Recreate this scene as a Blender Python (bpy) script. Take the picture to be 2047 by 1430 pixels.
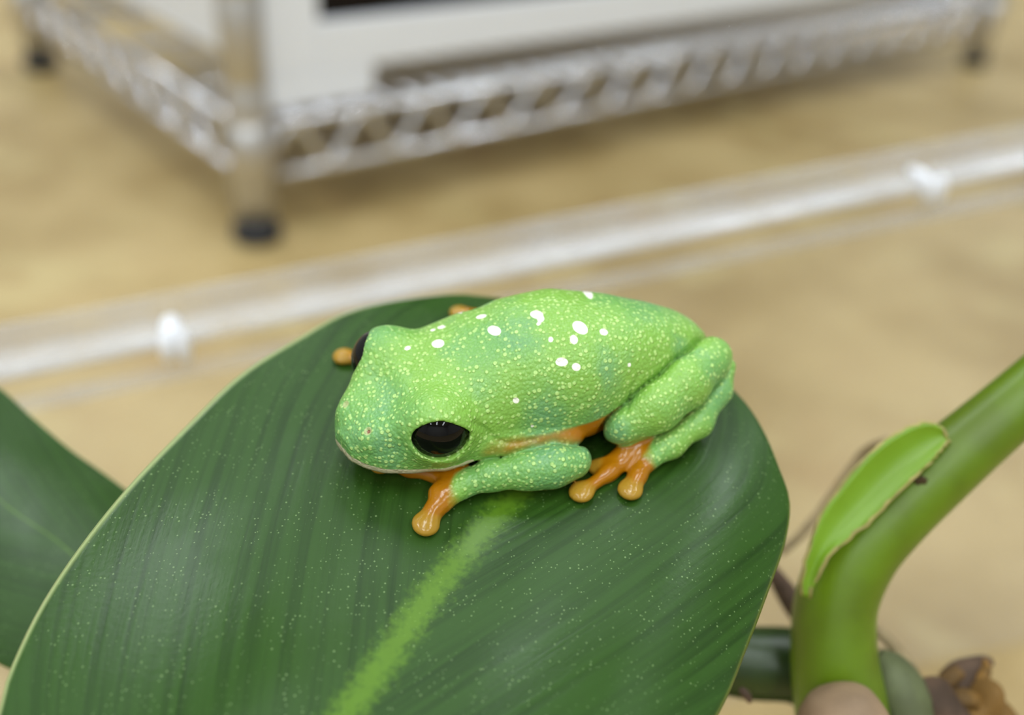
import bpy, bmesh, math, random
import numpy as np
from mathutils import Vector, Matrix
from mathutils.bvhtree import BVHTree

for o in list(bpy.data.objects):
    bpy.data.objects.remove(o)
scene = bpy.context.scene
COL = scene.collection
random.seed(4)
RNG = np.random.default_rng(7)

# ------------------------------------------------------------------ camera
W, H, FPX = 2047.0, 1430.0, 1900.0
PITCH, ROLL, CAM_H = math.radians(32.0), math.radians(-4.457), 0.27
cp, sp, cr, sr = math.cos(PITCH), math.sin(PITCH), math.cos(ROLL), math.sin(ROLL)
CAM = np.array([0.0, 0.0, CAM_H])
right0, up0, fwd = np.array([1., 0, 0]), np.array([0, sp, cp]), np.array([0, cp, -sp])
cright, cup = cr * right0 - sr * up0, sr * right0 + cr * up0
cam_data = bpy.data.cameras.new('camera')
cam_data.sensor_fit = 'HORIZONTAL'
cam_data.sensor_width = 36.0
cam_data.lens = 36.0 * FPX / W
cam_data.clip_start, cam_data.clip_end = 0.005, 50
cam_data.dof.use_dof = True
cam_data.dof.focus_distance = 0.0955
cam_data.dof.aperture_fstop = cam_data.lens / 3.1
cam = bpy.data.objects.new('camera', cam_data)
COL.objects.link(cam)
M = Matrix.Identity(4)
for i in range(3):
    M[i][0], M[i][1], M[i][2], M[i][3] = cright[i], cup[i], -fwd[i], CAM[i]
cam.matrix_world = M
scene.camera = cam

# ------------------------------------------------------------------ light and exposure
vs = scene.view_settings
vs.view_transform = 'Standard'; vs.look = 'None'; vs.gamma = 1.0; vs.use_curve_mapping = False
vs.exposure = 0.0
world = bpy.data.worlds.new('world'); scene.world = world
world.use_nodes = True
world.node_tree.nodes['Background'].inputs[0].default_value = (0, 0, 0, 1)
world.node_tree.nodes['Background'].inputs[1].default_value = 0.0
CEIL = 2.55
FIXTURES = [(x, y) for y in (-2.3, -0.6, 1.45) for x in (-1.4, 0.0, 1.4)]
TUBE_POWER = 8.2
for k_, (fx_, fy_) in enumerate(FIXTURES):
    for side_, dx in (('left', -0.09), ('right', 0.09)):
        lname = 'ceiling_tube_%d_%s_offscreen' % (k_ + 1, side_)
        ld = bpy.data.lights.new(lname, 'AREA')
        ld.shape = 'RECTANGLE'; ld.size = 0.045; ld.size_y = 1.16
        ld.energy = TUBE_POWER; ld.color = (0.88, 0.95, 1.0)
        lo = bpy.data.objects.new(lname, ld)
        COL.objects.link(lo); lo.location = (fx_ + dx, fy_, CEIL - 0.085)

# ------------------------------------------------------------------ pixel helpers
def dirs(p):
    p = np.asarray(p, float)
    u, v = p[..., 0] - W / 2, p[..., 1] - H / 2
    u2, v2 = u * cr - v * sr, u * sr + v * cr
    X, Y = u2 / FPX, -v2 / FPX
    return np.stack([X, cp + Y * sp, -sp + Y * cp], -1)
def at_depth(p, d): return CAM + dirs(p) * d
def on_z(p, z):
    d = dirs(p); return CAM + d * ((z - CAM_H) / d[..., 2])[..., None]

# ------------------------------------------------------------------ node helpers
def new_mat(name):
    m = bpy.data.materials.new(name); m.use_nodes = True
    nt = m.node_tree; b = nt.nodes['Principled BSDF']
    return m, nt, b
def lin(r, g, b):
    f = lambda c: ((c / 255 + 0.055) / 1.055) ** 2.4 if c > 10 else c / 255 / 12.92
    return (f(r), f(g), f(b), 1.0)
class N:
    """small node-graph builder"""
    def __init__(s, nt): s.nt = nt
    def node(s, t, **kw):
        n = s.nt.nodes.new(t)
        for k, v in kw.items(): setattr(n, k, v)
        return n
    def link(s, a, b): s.nt.links.new(a, b)
    def set(s, sock, v):
        if isinstance(v, bpy.types.NodeSocket): s.link(v, sock)
        else: sock.default_value = v
    def math(s, op, a, b=0.0, clamp=False):
        n = s.node('ShaderNodeMath', operation=op, use_clamp=clamp)
        s.set(n.inputs[0], a); s.set(n.inputs[1], b); return n.outputs[0]
    def ramp(s, x, lo, hi, smooth=True):
        n = s.node('ShaderNodeMapRange', interpolation_type='SMOOTHSTEP' if smooth else 'LINEAR')
        s.set(n.inputs[0], x); n.inputs[1].default_value = lo; n.inputs[2].default_value = hi
        return n.outputs[0]
    def mix(s, f, a, b):
        n = s.node('ShaderNodeMix', data_type='RGBA')
        s.set(n.inputs[0], f); s.set(n.inputs[6], a); s.set(n.inputs[7], b); return n.outputs[2]
    def attr(s, name): return s.node('ShaderNodeAttribute', attribute_name=name).outputs['Fac']
    def attrv(s, name): return s.node('ShaderNodeAttribute', attribute_name=name).outputs['Vector']
    def coord(s, which='Object'): return s.node('ShaderNodeTexCoord').outputs[which]
    def noise(s, vec, scale, detail=3.0, rough=0.5, out=0):
        n = s.node('ShaderNodeTexNoise'); s.set(n.inputs['Vector'], vec)
        n.inputs['Scale'].default_value = scale; n.inputs['Detail'].default_value = detail
        n.inputs['Roughness'].default_value = rough; return n.outputs[out]
    def voronoi(s, vec, scale, feature='F1', rnd=1.0):
        n = s.node('ShaderNodeTexVoronoi', feature=feature); s.set(n.inputs['Vector'], vec)
        n.inputs['Scale'].default_value = scale; n.inputs['Randomness'].default_value = rnd
        return n.outputs
    def mapping(s, vec, scale=(1, 1, 1), rot=(0, 0, 0)):
        n = s.node('ShaderNodeMapping'); s.link(vec, n.inputs[0])
        n.inputs['Scale'].default_value = scale; n.inputs['Rotation'].default_value = rot
        return n.outputs[0]
    def bump(s, height, strength, dist):
        n = s.node('ShaderNodeBump'); s.set(n.inputs['Height'], height)
        n.inputs['Strength'].default_value = strength; n.inputs['Distance'].default_value = dist
        return n.outputs[0]
def simple(name, col, rough=0.5, metal=0.0, noise=None, spec=None):
    m, nt, b = new_mat(name); g = N(nt)
    b.inputs['Roughness'].default_value = rough; b.inputs['Metallic'].default_value = metal
    if spec is not None: b.inputs['Specular IOR Level'].default_value = spec
    if noise:
        sc, amt = noise
        f = g.noise(g.coord(), sc, 4)
        d = tuple(c * (1 - amt) for c in col[:3]) + (1,)
        g.link(g.mix(g.ramp(f, 0.35, 0.65), d, col), b.inputs['Base Color'])
    else:
        b.inputs['Base Color'].default_value = col
    return m

# ------------------------------------------------------------------ object helpers
def link_obj(name, data, parent=None, mat=None):
    o = bpy.data.objects.new(name, data); COL.objects.link(o)
    if parent is not None: o.parent = parent
    if mat is not None and data is not None:
        data.materials.clear(); data.materials.append(mat)
    return o
def mesh_from(name, verts, faces, smooth=True):
    me = bpy.data.meshes.new(name); me.from_pydata([tuple(v) for v in verts], [], [tuple(f) for f in faces])
    me.update()
    if smooth: me.polygons.foreach_set('use_smooth', [True] * len(me.polygons))
    return me
def from_bm(name, bm, smooth=False):
    me = bpy.data.meshes.new(name); bmesh.ops.recalc_face_normals(bm, faces=bm.faces[:])
    bm.to_mesh(me); bm.free()
    if smooth: me.polygons.foreach_set('use_smooth', [True] * len(me.polygons))
    return me
def bm_box(bm, lo, hi):
    vs_ = [bm.verts.new((x, y, z)) for x in (lo[0], hi[0]) for y in (lo[1], hi[1]) for z in (lo[2], hi[2])]
    for f in ((0, 1, 3, 2), (4, 6, 7, 5), (0, 4, 5, 1), (2, 3, 7, 6), (0, 2, 6, 4), (1, 5, 7, 3)):
        bm.faces.new([vs_[i] for i in f])
def box(name, lo, hi, mat, parent=None, bevel=0.0):
    bm = bmesh.new(); bm_box(bm, lo, hi)
    if bevel:
        bmesh.ops.bevel(bm, geom=bm.edges[:], offset=bevel, segments=2, affect='EDGES', profile=0.5)
    return link_obj(name, from_bm(name, bm), parent, mat)
def empty(name, loc=(0, 0, 0), rz=0.0):
    o = bpy.data.objects.new(name, None); COL.objects.link(o)
    o.location = loc; o.rotation_euler = (0, 0, rz); o.empty_display_size = 0.02
    return o
def tag(o, label=None, cat=None, group=None, kind=None):
    if label: o['label'] = label
    if cat: o['category'] = cat
    if group: o['group'] = group
    if kind: o['kind'] = kind
    return o
def catmull(P, n):
    P = np.asarray(P, float); k = len(P)
    Q = np.vstack([2 * P[0] - P[1], P, 2 * P[-1] - P[-2]])
    out = []
    for i in np.linspace(0, k - 1, n):
        s = min(int(i), k - 2); t = i - s
        a, b, c, d = Q[s], Q[s + 1], Q[s + 2], Q[s + 3]
        out.append(0.5 * ((2 * b) + (c - a) * t + (2 * a - 5 * b + 4 * c - d) * t * t + (3 * b - a - 3 * c + d) * t ** 3))
    return np.array(out)
def tube_mesh(name, P, R, seg=12, shape=None):
    """swept tube along polyline P with radii R; shape(i, a) may scale the radius"""
    P = np.asarray(P, float); n = len(P); R = np.broadcast_to(np.asarray(R, float), (n,))
    T = np.gradient(P, axis=0); T /= np.linalg.norm(T, axis=1)[:, None]
    up = np.array([0, 0, 1.]) if abs(T[0][2]) < 0.9 else np.array([1., 0, 0])
    A = np.cross(T[0], up); A /= np.linalg.norm(A)
    verts = []; faces = []
    for i in range(n):
        A = A - T[i] * (A @ T[i]); A /= np.linalg.norm(A); B = np.cross(T[i], A)
        for j in range(seg):
            a = 2 * math.pi * j / seg; r = R[i] * (shape(i / (n - 1), a) if shape else 1)
            verts.append(P[i] + r * (math.cos(a) * A + math.sin(a) * B))
    for i in range(n - 1):
        for j in range(seg):
            k = (j + 1) % seg
            faces.append((i * seg + j, i * seg + k, (i + 1) * seg + k, (i + 1) * seg + j))
    verts.append(P[0]); verts.append(P[-1]); c0, c1 = len(verts) - 2, len(verts) - 1
    for j in range(seg):
        k = (j + 1) % seg
        faces.append((c0, k, j)); faces.append((c1, (n - 1) * seg + j, (n - 1) * seg + k))
    return mesh_from(name, verts, faces)
def lathe_mesh(name, prof, seg=32):
    verts, faces = [], []
    for r, z in prof:
        for j in range(seg):
            a = 2 * math.pi * j / seg; verts.append((r * math.cos(a), r * math.sin(a), z))
    for i in range(len(prof) - 1):
        for j in range(seg):
            k = (j + 1) % seg
            faces.append((i * seg + j, i * seg + k, (i + 1) * seg + k, (i + 1) * seg + j))
    return mesh_from(name, verts, faces)

# ------------------------------------------------------------------ the room
def floor_material():
    m, nt, b = new_mat('tan_vinyl_floor'); g = N(nt)
    v = g.coord()
    n1 = g.noise(g.mapping(v, (1, 1, 1)), 7.0, 4, 0.55)
    n2 = g.noise(g.mapping(v, (1, 1.6, 1), (0, 0, 0.6)), 13, 3, 0.6)
    c = g.mix(g.ramp(n1, 0.36, 0.66), lin(166, 141, 90), lin(196, 172, 121))
    c = g.mix(g.math('MULTIPLY', g.ramp(n2, 0.52, 0.72), 0.65), c, lin(208, 190, 136))
    c = g.mix(g.math('MULTIPLY', g.ramp(g.noise(v, 9, 2), 0.55, 0.75), 0.5), c, lin(168, 134, 86))
    g.link(c, b.inputs['Base Color']); b.inputs['Roughness'].default_value = 0.42
    return m
M_floor = floor_material()
M_wall = simple('wall_paint', lin(205, 207, 210), 0.8, noise=(3, 0.04))
M_ceil = simple('ceiling_tile', lin(205, 205, 202), 0.9, noise=(8, 0.05))
RX0, RX1, RY0, RY1 = -2.6, 3.0, -3.4, 2.6
tag(box('floor', (RX0, RY0, -0.05), (RX1, RY1, 0), M_floor), 'tan mottled vinyl floor under the wire shelf', None, kind='structure')
tag(box('ceiling', (RX0, RY0, CEIL), (RX1, RY1, CEIL + 0.05), M_ceil), 'white tiled ceiling above the room', None, kind='structure')
for nm, lo, hi in (('wall_back', (RX0, RY1, 0), (RX1, RY1 + 0.05, CEIL)), ('wall_front', (RX0, RY0 - 0.05, 0), (RX1, RY0, CEIL)),
                   ('wall_left', (RX0 - 0.05, RY0, 0), (RX0, RY1, CEIL)), ('wall_right', (RX1, RY0, 0), (RX1 + 0.05, RY1, CEIL))):
    tag(box(nm, lo, hi, M_wall), 'off-white painted ' + nm.replace('_', ' ') + ' of the room', None, kind='structure')
M_fix = simple('fixture_enamel', lin(238, 238, 236), 0.4)
m, nt, b = new_mat('glowing_tube')
b.inputs['Emission Color'].default_value = (0.88, 0.95, 1.0, 1); b.inputs['Emission Strength'].default_value = 6.0
M_tube = m
tube_me = tube_mesh('tube', [(0, y, 0) for y in np.linspace(-0.58, 0.58, 5)], 0.013, 12)
pan_bm = bmesh.new(); bm_box(pan_bm, (-0.15, -0.61, 0.035), (0.15, 0.61, 0.0495))
bm_box(pan_bm, (-0.15, -0.61, 0.0), (-0.142, 0.61, 0.036)); bm_box(pan_bm, (0.142, -0.61, 0.0), (0.15, 0.61, 0.036))
pan_me = from_bm('pan', pan_bm)
for k, (x, y) in enumerate(FIXTURES):
    e = empty('fluorescent_fixture_offscreen', (x, y, CEIL - 0.05))
    tag(e, 'white ceiling fixture with two glowing fluorescent tubes', 'ceiling light', 'fluorescent fixtures on the ceiling')
    link_obj('pan', pan_me, e, M_fix)
    for dx in (-0.09, 0.09):
        t = link_obj('tube_offscreen', tube_me, e, M_tube); t.location = (dx, 0, 0.014)

# ------------------------------------------------------------------ chrome wire shelf
M_chrome = simple('chrome', (0.72, 0.73, 0.77, 1), 0.22, 1.0)
M_post = simple('satin_chrome_post', (0.58, 0.57, 0.56, 1), 0.42, 1.0)
M_black = simple('black_rubber', lin(30, 32, 38), 0.5)
F0 = on_z(np.array([515., 478.]), 0.0)
dR = np.array([0.745, 0.667, 0]); dR /= np.linalg.norm(dR)
dL = np.array([-dR[1], dR[0], 0])
SW, SD = 0.925, 0.43
shelf = empty('wire_shelf', tuple(F0), math.atan2(dR[1], dR[0]))
tag(shelf, 'chrome wire shelving unit with black feet standing on the tan floor', 'shelf')
PR = 0.0127
def post_mesh():
    prof = [(0.0, 0.018), (PR, 0.018)]
    z = 0.05
    while z < 1.8:
        prof += [(PR, z - 0.0004), (PR - 0.00025, z), (PR, z + 0.0004)]; z += 0.0508
    prof += [(PR, 1.8), (PR * 0.8, 1.806), (0, 1.807)]
    return lathe_mesh('post', prof, 24)
post_me = post_mesh()
foot_me = lathe_mesh('foot', [(0, 0), (0.0125, 0), (0.0155, 0.003), (0.0155, 0.010), (0.0125, 0.0135), (0.0095, 0.0145), (0.0095, 0.0185), (0, 0.0185)], 24)
collar_me = lathe_mesh('collar', [(0.0126, 0), (0.0142, 0.001), (0.0142, 0.039), (0.0126, 0.040)], 24)
Z_LO, Z_HI = 0.041, 0.074
for (px, py) in ((0, 0), (SW, 0), (0, SD), (SW, SD)):
    p = link_obj('post', post_me, shelf, M_post); p.location = (px, py, 0)
    f_ = link_obj('foot', foot_me, p, M_black)
    c_ = link_obj('collar', collar_me, p, M_post); c_.location = (0, 0, Z_LO - 0.003)
def shelf_level(z0):
    zl, zh = z0, z0 + (Z_HI - Z_LO)
    g = 0.016
    for y in (-0.002, SD + 0.002):
        for z, r in ((zl, 0.0032), (zh, 0.0034)):
            me = tube_mesh('rail_wire', [(x, y, z) for x in np.linspace(g, SW - g, 3)], r, 10); link_obj('rail_wire', me, shelf, M_chrome)
        n = int((SW - 2 * g) / 0.05); xs = np.linspace(g, SW - g, n * 12 + 1)
        ph = (xs - g) / 0.05 * 2 * math.pi
        me = tube_mesh('truss_wire', np.stack([xs, np.full_like(xs, y), (zl + zh) / 2 + (zh - zl - 0.004) / 2 * np.sin(ph)], 1), 0.0033, 8)
        link_obj('truss_wire', me, shelf, M_chrome)
    for x in (-0.002, SW + 0.002):
        for z, r in ((zl, 0.0032), (zh, 0.0034)):
            me = tube_mesh('rail_wire', [(x, y, z) for y in np.linspace(g, SD - g, 3)], r, 10); link_obj('rail_wire', me, shelf, M_chrome)
        n = int((SD - 2 * g) / 0.05); ys = np.linspace(g, SD - g, n * 12 + 1)
        ph = (ys - g) / 0.05 * 2 * math.pi
        me = tube_mesh('truss_wire', np.stack([np.full_like(ys, x), ys, (zl + zh) / 2 + (zh - zl - 0.004) / 2 * np.sin(ph)], 1), 0.0033, 8)
        link_obj('truss_wire', me, shelf, M_chrome)
    for y in np.linspace(0.1, SD - 0.1, 3):
        me = tube_mesh('support_wire', [(0, y, zh - 0.0045), (SW / 2, y, zh - 0.0045), (SW, y, zh - 0.0045)], 0.003, 8); link_obj('support_wire', me, shelf, M_chrome)
    dk = tube_mesh('deck_wire', [(0, -0.004, 0), (0, SD / 2, 0), (0, SD + 0.004, 0)], 0.0021, 8)
    for x in np.arange(0.03, SW - 0.02, 0.0225):
        o = link_obj('deck_wire', dk, shelf, M_chrome); o.location = (x, 0, zh + 0.0035)
shelf_level(Z_LO)

# ------------------------------------------------------------------ white cabinet on the shelf
M_white = simple('white_plastic', lin(236, 240, 248), 0.35)
M_dark = simple('dark_interior', lin(52, 38, 30), 0.5)
m, nt, b = new_mat('cabinet_glass'); b.inputs['Base Color'].default_value = lin(26, 20, 18); b.inputs['Roughness'].default_value = 0.4; b.inputs['Specular IOR Level'].default_value = 0.1
M_cglass = m
ZC = Z_HI + 0.0058
cab = empty('display_cabinet', tuple(F0 + dR * 0.016 + dL * 0.002 + np.array([0, 0, ZC])), shelf.rotation_euler[2])
tag(cab, 'white framed cabinet with dark glass front sitting on the wire shelf', 'cabinet')
CW, CD, CH, GAP = 0.86, 0.38, 0.90, 0.020  # unseen upper part of the cabinet made taller to shade the floor below
box('back_panel', (0, CD - 0.012, GAP), (CW, CD, CH), M_white, cab, 0.001)
for x0, x1 in ((0, 0.014), (CW - 0.014, CW)):
    box('side_panel', (x0, 0.012, GAP), (x1, CD - 0.012, CH), M_white, cab, 0.001)
box('bottom_panel', (0.014, 0.02, GAP), (CW - 0.014, CD - 0.012, GAP + 0.01), M_white, cab)
box('top_panel', (0.0, 0.0, CH), (CW, CD, CH + 0.014), M_white, cab, 0.001)
for x0, x1 in ((0, 0.036), (CW - 0.036, CW)):
    box('stile', (x0, 0, GAP), (x1, 0.012, CH), M_white, cab, 0.0015)
box('bottom_rail', (0.036, 0, GAP), (CW - 0.036, 0.012, GAP + 0.030), M_white, cab, 0.0015)
box('top_rail', (0.036, 0, CH - 0.04), (CW - 0.036, 0.012, CH), M_white, cab, 0.0015)
box('glass_pane', (0.036, 0.006, GAP + 0.030), (CW - 0.036, 0.010, CH - 0.04), M_cglass, cab)
for x0 in (0, CW - 0.075):
    for y0, y1 in ((0, 0.034), (CD - 0.034, CD)):
        box('foot', (x0, y0, 0), (x0 + 0.075, y1, GAP), M_white, cab, 0.0015)

# ------------------------------------------------------------------ clear plastic bin with rim and clips
def clear_material(name, haze, tint=(1, 1, 1, 1)):
    m, nt, b = new_mat(name); g = N(nt)
    tr = g.node('ShaderNodeBsdfTransparent'); tr.inputs[0].default_value = tint
    b.inputs['Base Color'].default_value = lin(225, 225, 228); b.inputs['Roughness'].default_value = 0.12
    b.inputs['IOR'].default_value = 1.49
    mx = g.node('ShaderNodeMixShader')
    lw = g.node('ShaderNodeLayerWeight'); lw.inputs[0].default_value = 0.5
    sch = g.math('ADD', 0.04, g.math('MULTIPLY', g.math('POWER', lw.outputs['Facing'], 5.0), 0.9))
    n = g.noise(g.coord(), 60, 3)
    g.link(g.math('ADD', sch, g.math('MULTIPLY', n, haze * 2), True), mx.inputs[0])
    g.link(tr.outputs[0], mx.inputs[1]); g.link(b.outputs[0], mx.inputs[2])
    out = [n_ for n_ in nt.nodes if n_.type == 'OUTPUT_MATERIAL'][0]
    g.link(mx.outputs[0], out.inputs[0])
    return m
M_clear = clear_material('clear_wall', 0.015)
M_rim = clear_material('clear_rim', 0.19)
M_bead = clear_material('clear_bead', 0.48)
M_nub = simple('milky_clip', lin(238, 240, 246), 0.3)
pA, pB = at_depth((350, 676), 0.200), at_depth((1862, 366), 0.232)
ax = (pB - pA); clip_gap = np.linalg.norm(ax); ax /= clip_gap
axh = np.array([ax[0], ax[1], 0]); axh /= np.linalg.norm(axh)
outw = np.array([-axh[1], axh[0], 0])          # horizontal, away from the camera
E0, E1 = pA - ax * 0.115, pA + ax * (clip_gap + 0.12)
LEN = np.linalg.norm(E1 - E0)
binroot = empty('clear_plastic_panel', (E0[0], E0[1], 0))
tag(binroot, 'upright clear plastic panel with a beaded rim and two milky clips behind the leaves', 'plastic panel')
def bin_world(o): o.matrix_parent_inverse = binroot.matrix_world.inverted(); return o
bpy.context.view_layer.update()
def extrude_profile(name, prof, mat, a=E0, b_=E1, od=outw):
    """prof: (outward, up) points"""
    vs_, fs = [], []
    n = len(prof)
    for P in (a, b_):
        for o_, z in prof: vs_.append(P + od * o_ + np.array([0, 0, z]))
    for i in range(n):
        j = (i + 1) % n; fs.append((i, j, n + j, n + i))
    fs.append(tuple(range(n - 1, -1, -1))); fs.append(tuple(range(n, 2 * n)))
    me = mesh_from(name, vs_, fs, False)
    o = link_obj(name, me, binroot, mat); return bin_world(o)
def disc(cx, cz, rx, rz, n=14):
    return [(cx + rx * math.cos(2 * math.pi * i / n), cz + rz * math.sin(2 * math.pi * i / n)) for i in range(n)]
extrude_profile('bead', disc(0, 0, 0.0019, 0.0017), M_bead)
extrude_profile('flange', [(0.0019, -0.0006), (0.0085, -0.0006), (0.0085, 0.0006), (0.0019, 0.0006)], M_rim)
extrude_profile('lip', [(0.0085, -0.0020), (0.0097, -0.0020), (0.0097, 0.0060), (0.0085, 0.0060)], M_rim)
extrude_profile('ledge', [(-0.0012, -0.0098), (0.0010, -0.0098), (0.0010, -0.0072), (-0.0012, -0.0072)], M_rim)
# walls reaching the floor
def wall_panel(P, Q, name='wall_panel'):
    t = 0.0006
    od = np.cross([0, 0, 1.], Q - P); od[2] = 0; od /= np.linalg.norm(od)
    vs_ = []
    for s in (-t, t):
        for R_, z in ((P, None), (Q, None)):
            top = R_ + od * s - np.array([0, 0, 0.0017]); vs_ += [np.array([top[0], top[1], 0.0]), top]
    fs = [(0, 2, 3, 1), (4, 5, 7, 6), (0, 1, 5, 4), (2, 6, 7, 3), (1, 3, 7, 5), (0, 4, 6, 2)]
    return bin_world(link_obj(name, mesh_from(name, vs_, fs, False), binroot, M_clear))
wall_panel(E0, E1)
def clip_mesh():
    bm = bmesh.new()
    for i, (x, rx, z0, z1) in enumerate(((-0.0017, 0.0017, -0.0050, 0.0022), (0.0015, 0.0016, -0.0056, 0.0028))):
        bmesh.ops.create_uvsphere(bm, u_segments=16, v_segments=10, radius=1.0,
            matrix=Matrix.Translation((x, -0.0012, (z0 + z1) / 2)) @ Matrix.Diagonal((rx, 0.0022, (z1 - z0) / 2, 1)))
    bmesh.ops.create_uvsphere(bm, u_segments=16, v_segments=10, radius=1.0,
        matrix=Matrix.Translation((-0.001, 0.0042, 0.0008)) @ Matrix.Diagonal((0.0021, 0.0042, 0.0013, 1)))
    return from_bm('clip', bm, True)
clip_me = clip_mesh()
for P in (pA, pB):
    o = link_obj('clip', clip_me, binroot, M_nub)
    mw = Matrix.Identity(4)
    for i in range(3):
        mw[i][0], mw[i][1], mw[i][2], mw[i][3] = axh[i], outw[i], (0, 0, 1)[i], P[i]
    bin_world(o); o.matrix_basis = mw

# ------------------------------------------------------------------ leaf frame
TAU = math.radians(11)
O2 = np.array([0.00494981, 0.09003186, 0.20617247])
eU, eV, eW = np.array([1., 0, 0]), np.array([0, math.cos(TAU), math.sin(TAU)]), np.array([0, -math.sin(TAU), math.cos(TAU)])
# midrib line in plane coordinates (mm)
MID = catmull([(-33, -76), (-26, -57), (-17.0, -37.7), (-14.3, -32.2), (-11.0, -25.1), (-6.8, -17.5), (-3.0, -11.3), (2, -2), (7, 8), (11.5, 17.5)], 70)
mdir = np.array([0.45, 0.893]); mprp = np.array([0.893, -0.45])
def gsurf(U, V):
    """leaf height above its mean plane, mm"""
    U = np.asarray(U, float); V = np.asarray(V, float)
    p = (U + 2.5) * mprp[0] + (V + 10) * mprp[1]
    q = (U + 2.5) * mdir[0] + (V + 10) * mdir[1]
    w = 0.9 * (1 - np.exp(-(p / 7) ** 2))
    w = w - 2.6 * np.clip((np.abs(p) - 6) / 28, 0, 2) ** 2
    w = w - 2.8 * np.clip((p - 17) / 11, 0, 2) ** 2
    w = w + 1.6 * np.clip((-p - 24) / 12, 0, 2) ** 2
    w = w - 1.8 * np.clip((q - 8) / 20, 0, 3) ** 2
    w = w - 2.5 * np.clip((-q - 20) / 40, 0, 3) ** 2
    return w
def plane_to_world(U, V, Wd=None):
    U, V = np.asarray(U, float), np.asarray(V, float)
    if Wd is None: Wd = gsurf(U, V)
    return O2 + (U[..., None] * eU + V[..., None] * eV + np.asarray(Wd)[..., None] * eW) / 1000
def px_to_leaf(p):
    p = np.asarray(p, float); d = dirs(p); w = np.zeros(p.shape[:-1])
    for _ in range(12):
        t = ((O2 - CAM) @ eW + w / 1000) / (d @ eW)
        q = CAM + d * t[..., None] - O2
        U, V = (q @ eU) * 1000, (q @ eV) * 1000
        w = gsurf(U, V)
    return np.stack([U, V], -1)

# ------------------------------------------------------------------ plant materials
def leaf_material(name, dark, lightc, rib, edge, spec=0.3):
    m, nt, b = new_mat(name); g = N(nt)
    v = g.coord(); s = g.attr('across'); t = g.attr('along')
    cmb = g.node('ShaderNodeCombineXYZ')
    vein = g.math('ADD', g.math('MULTIPLY', t, 1.0), g.math('MULTIPLY', g.math('ABSOLUTE', s), -0.55))
    g.link(g.math('MULTIPLY', vein, 42), cmb.inputs[0]); g.link(g.math('MULTIPLY', s, 1.5), cmb.inputs[1])
    vn = g.noise(cmb.outputs[0], 1.0, 3, 0.6)
    base = g.mix(g.ramp(vn, 0.28, 0.60), dark, lightc)
    base = g.mix(g.math('MULTIPLY', g.ramp(g.noise(v, 45, 3), 0.45, 0.7), 0.45), base, lightc)
    # pale specks
    vo = g.voronoi(v, 2300)
    thr = g.math('MULTIPLY', vo['Color'], 0.27)
    sp_ = g.math('MULTIPLY', g.math('LESS_THAN', vo['Distance'], thr), g.ramp(g.noise(v, 300, 2), 0.36, 0.56))
    base = g.mix(g.math('MULTIPLY', sp_, 0.42), base, lin(150, 178, 118))
    # midrib band, wider towards the stalk, breaking up into grains
    wob = g.math('MULTIPLY', g.math('SUBTRACT', g.noise(v, 1500, 2), 0.5), 0.05)
    da = g.math('ADD', g.attr('ribdist'), g.math('MULTIPLY', wob, 55))
    rf = g.math('SUBTRACT', 1.0, g.ramp(da, 0.1, 2.5))
    fade = g.ramp(t, 0.84, 0.60)
    rf = g.math('MULTIPLY', g.math('MULTIPLY', rf, fade), 0.7)
    base = g.mix(rf, base, rib)
    base = g.mix(g.ramp(g.math('MULTIPLY', s, -1.0), 0.972, 0.995), base, edge)
    base = g.mix(g.ramp(s, 0.982, 0.997), base, lin(112, 134, 58))
    g.link(base, b.inputs['Base Color'])
    b.inputs['Roughness'].default_value = 0.36; b.inputs['Specular IOR Level'].default_value = spec
    rr = g.math('ADD', 0.30, g.math('MULTIPLY', g.ramp(g.noise(v, 55, 3), 0.4, 0.65), 0.14))
    g.link(rr, b.inputs['Roughness'])
    bh = g.math('ADD', g.math('MULTIPLY', vn, 0.5), g.math('MULTIPLY', g.noise(v, 1800, 2), 0.25))
    g.link(g.bump(bh, 0.3, 0.0002), b.inputs['Normal'])
    return m
M_leaf = leaf_material('leaf_skin', lin(29, 58, 11), lin(44, 77, 21), lin(98, 138, 30), lin(176, 192, 132))

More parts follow.
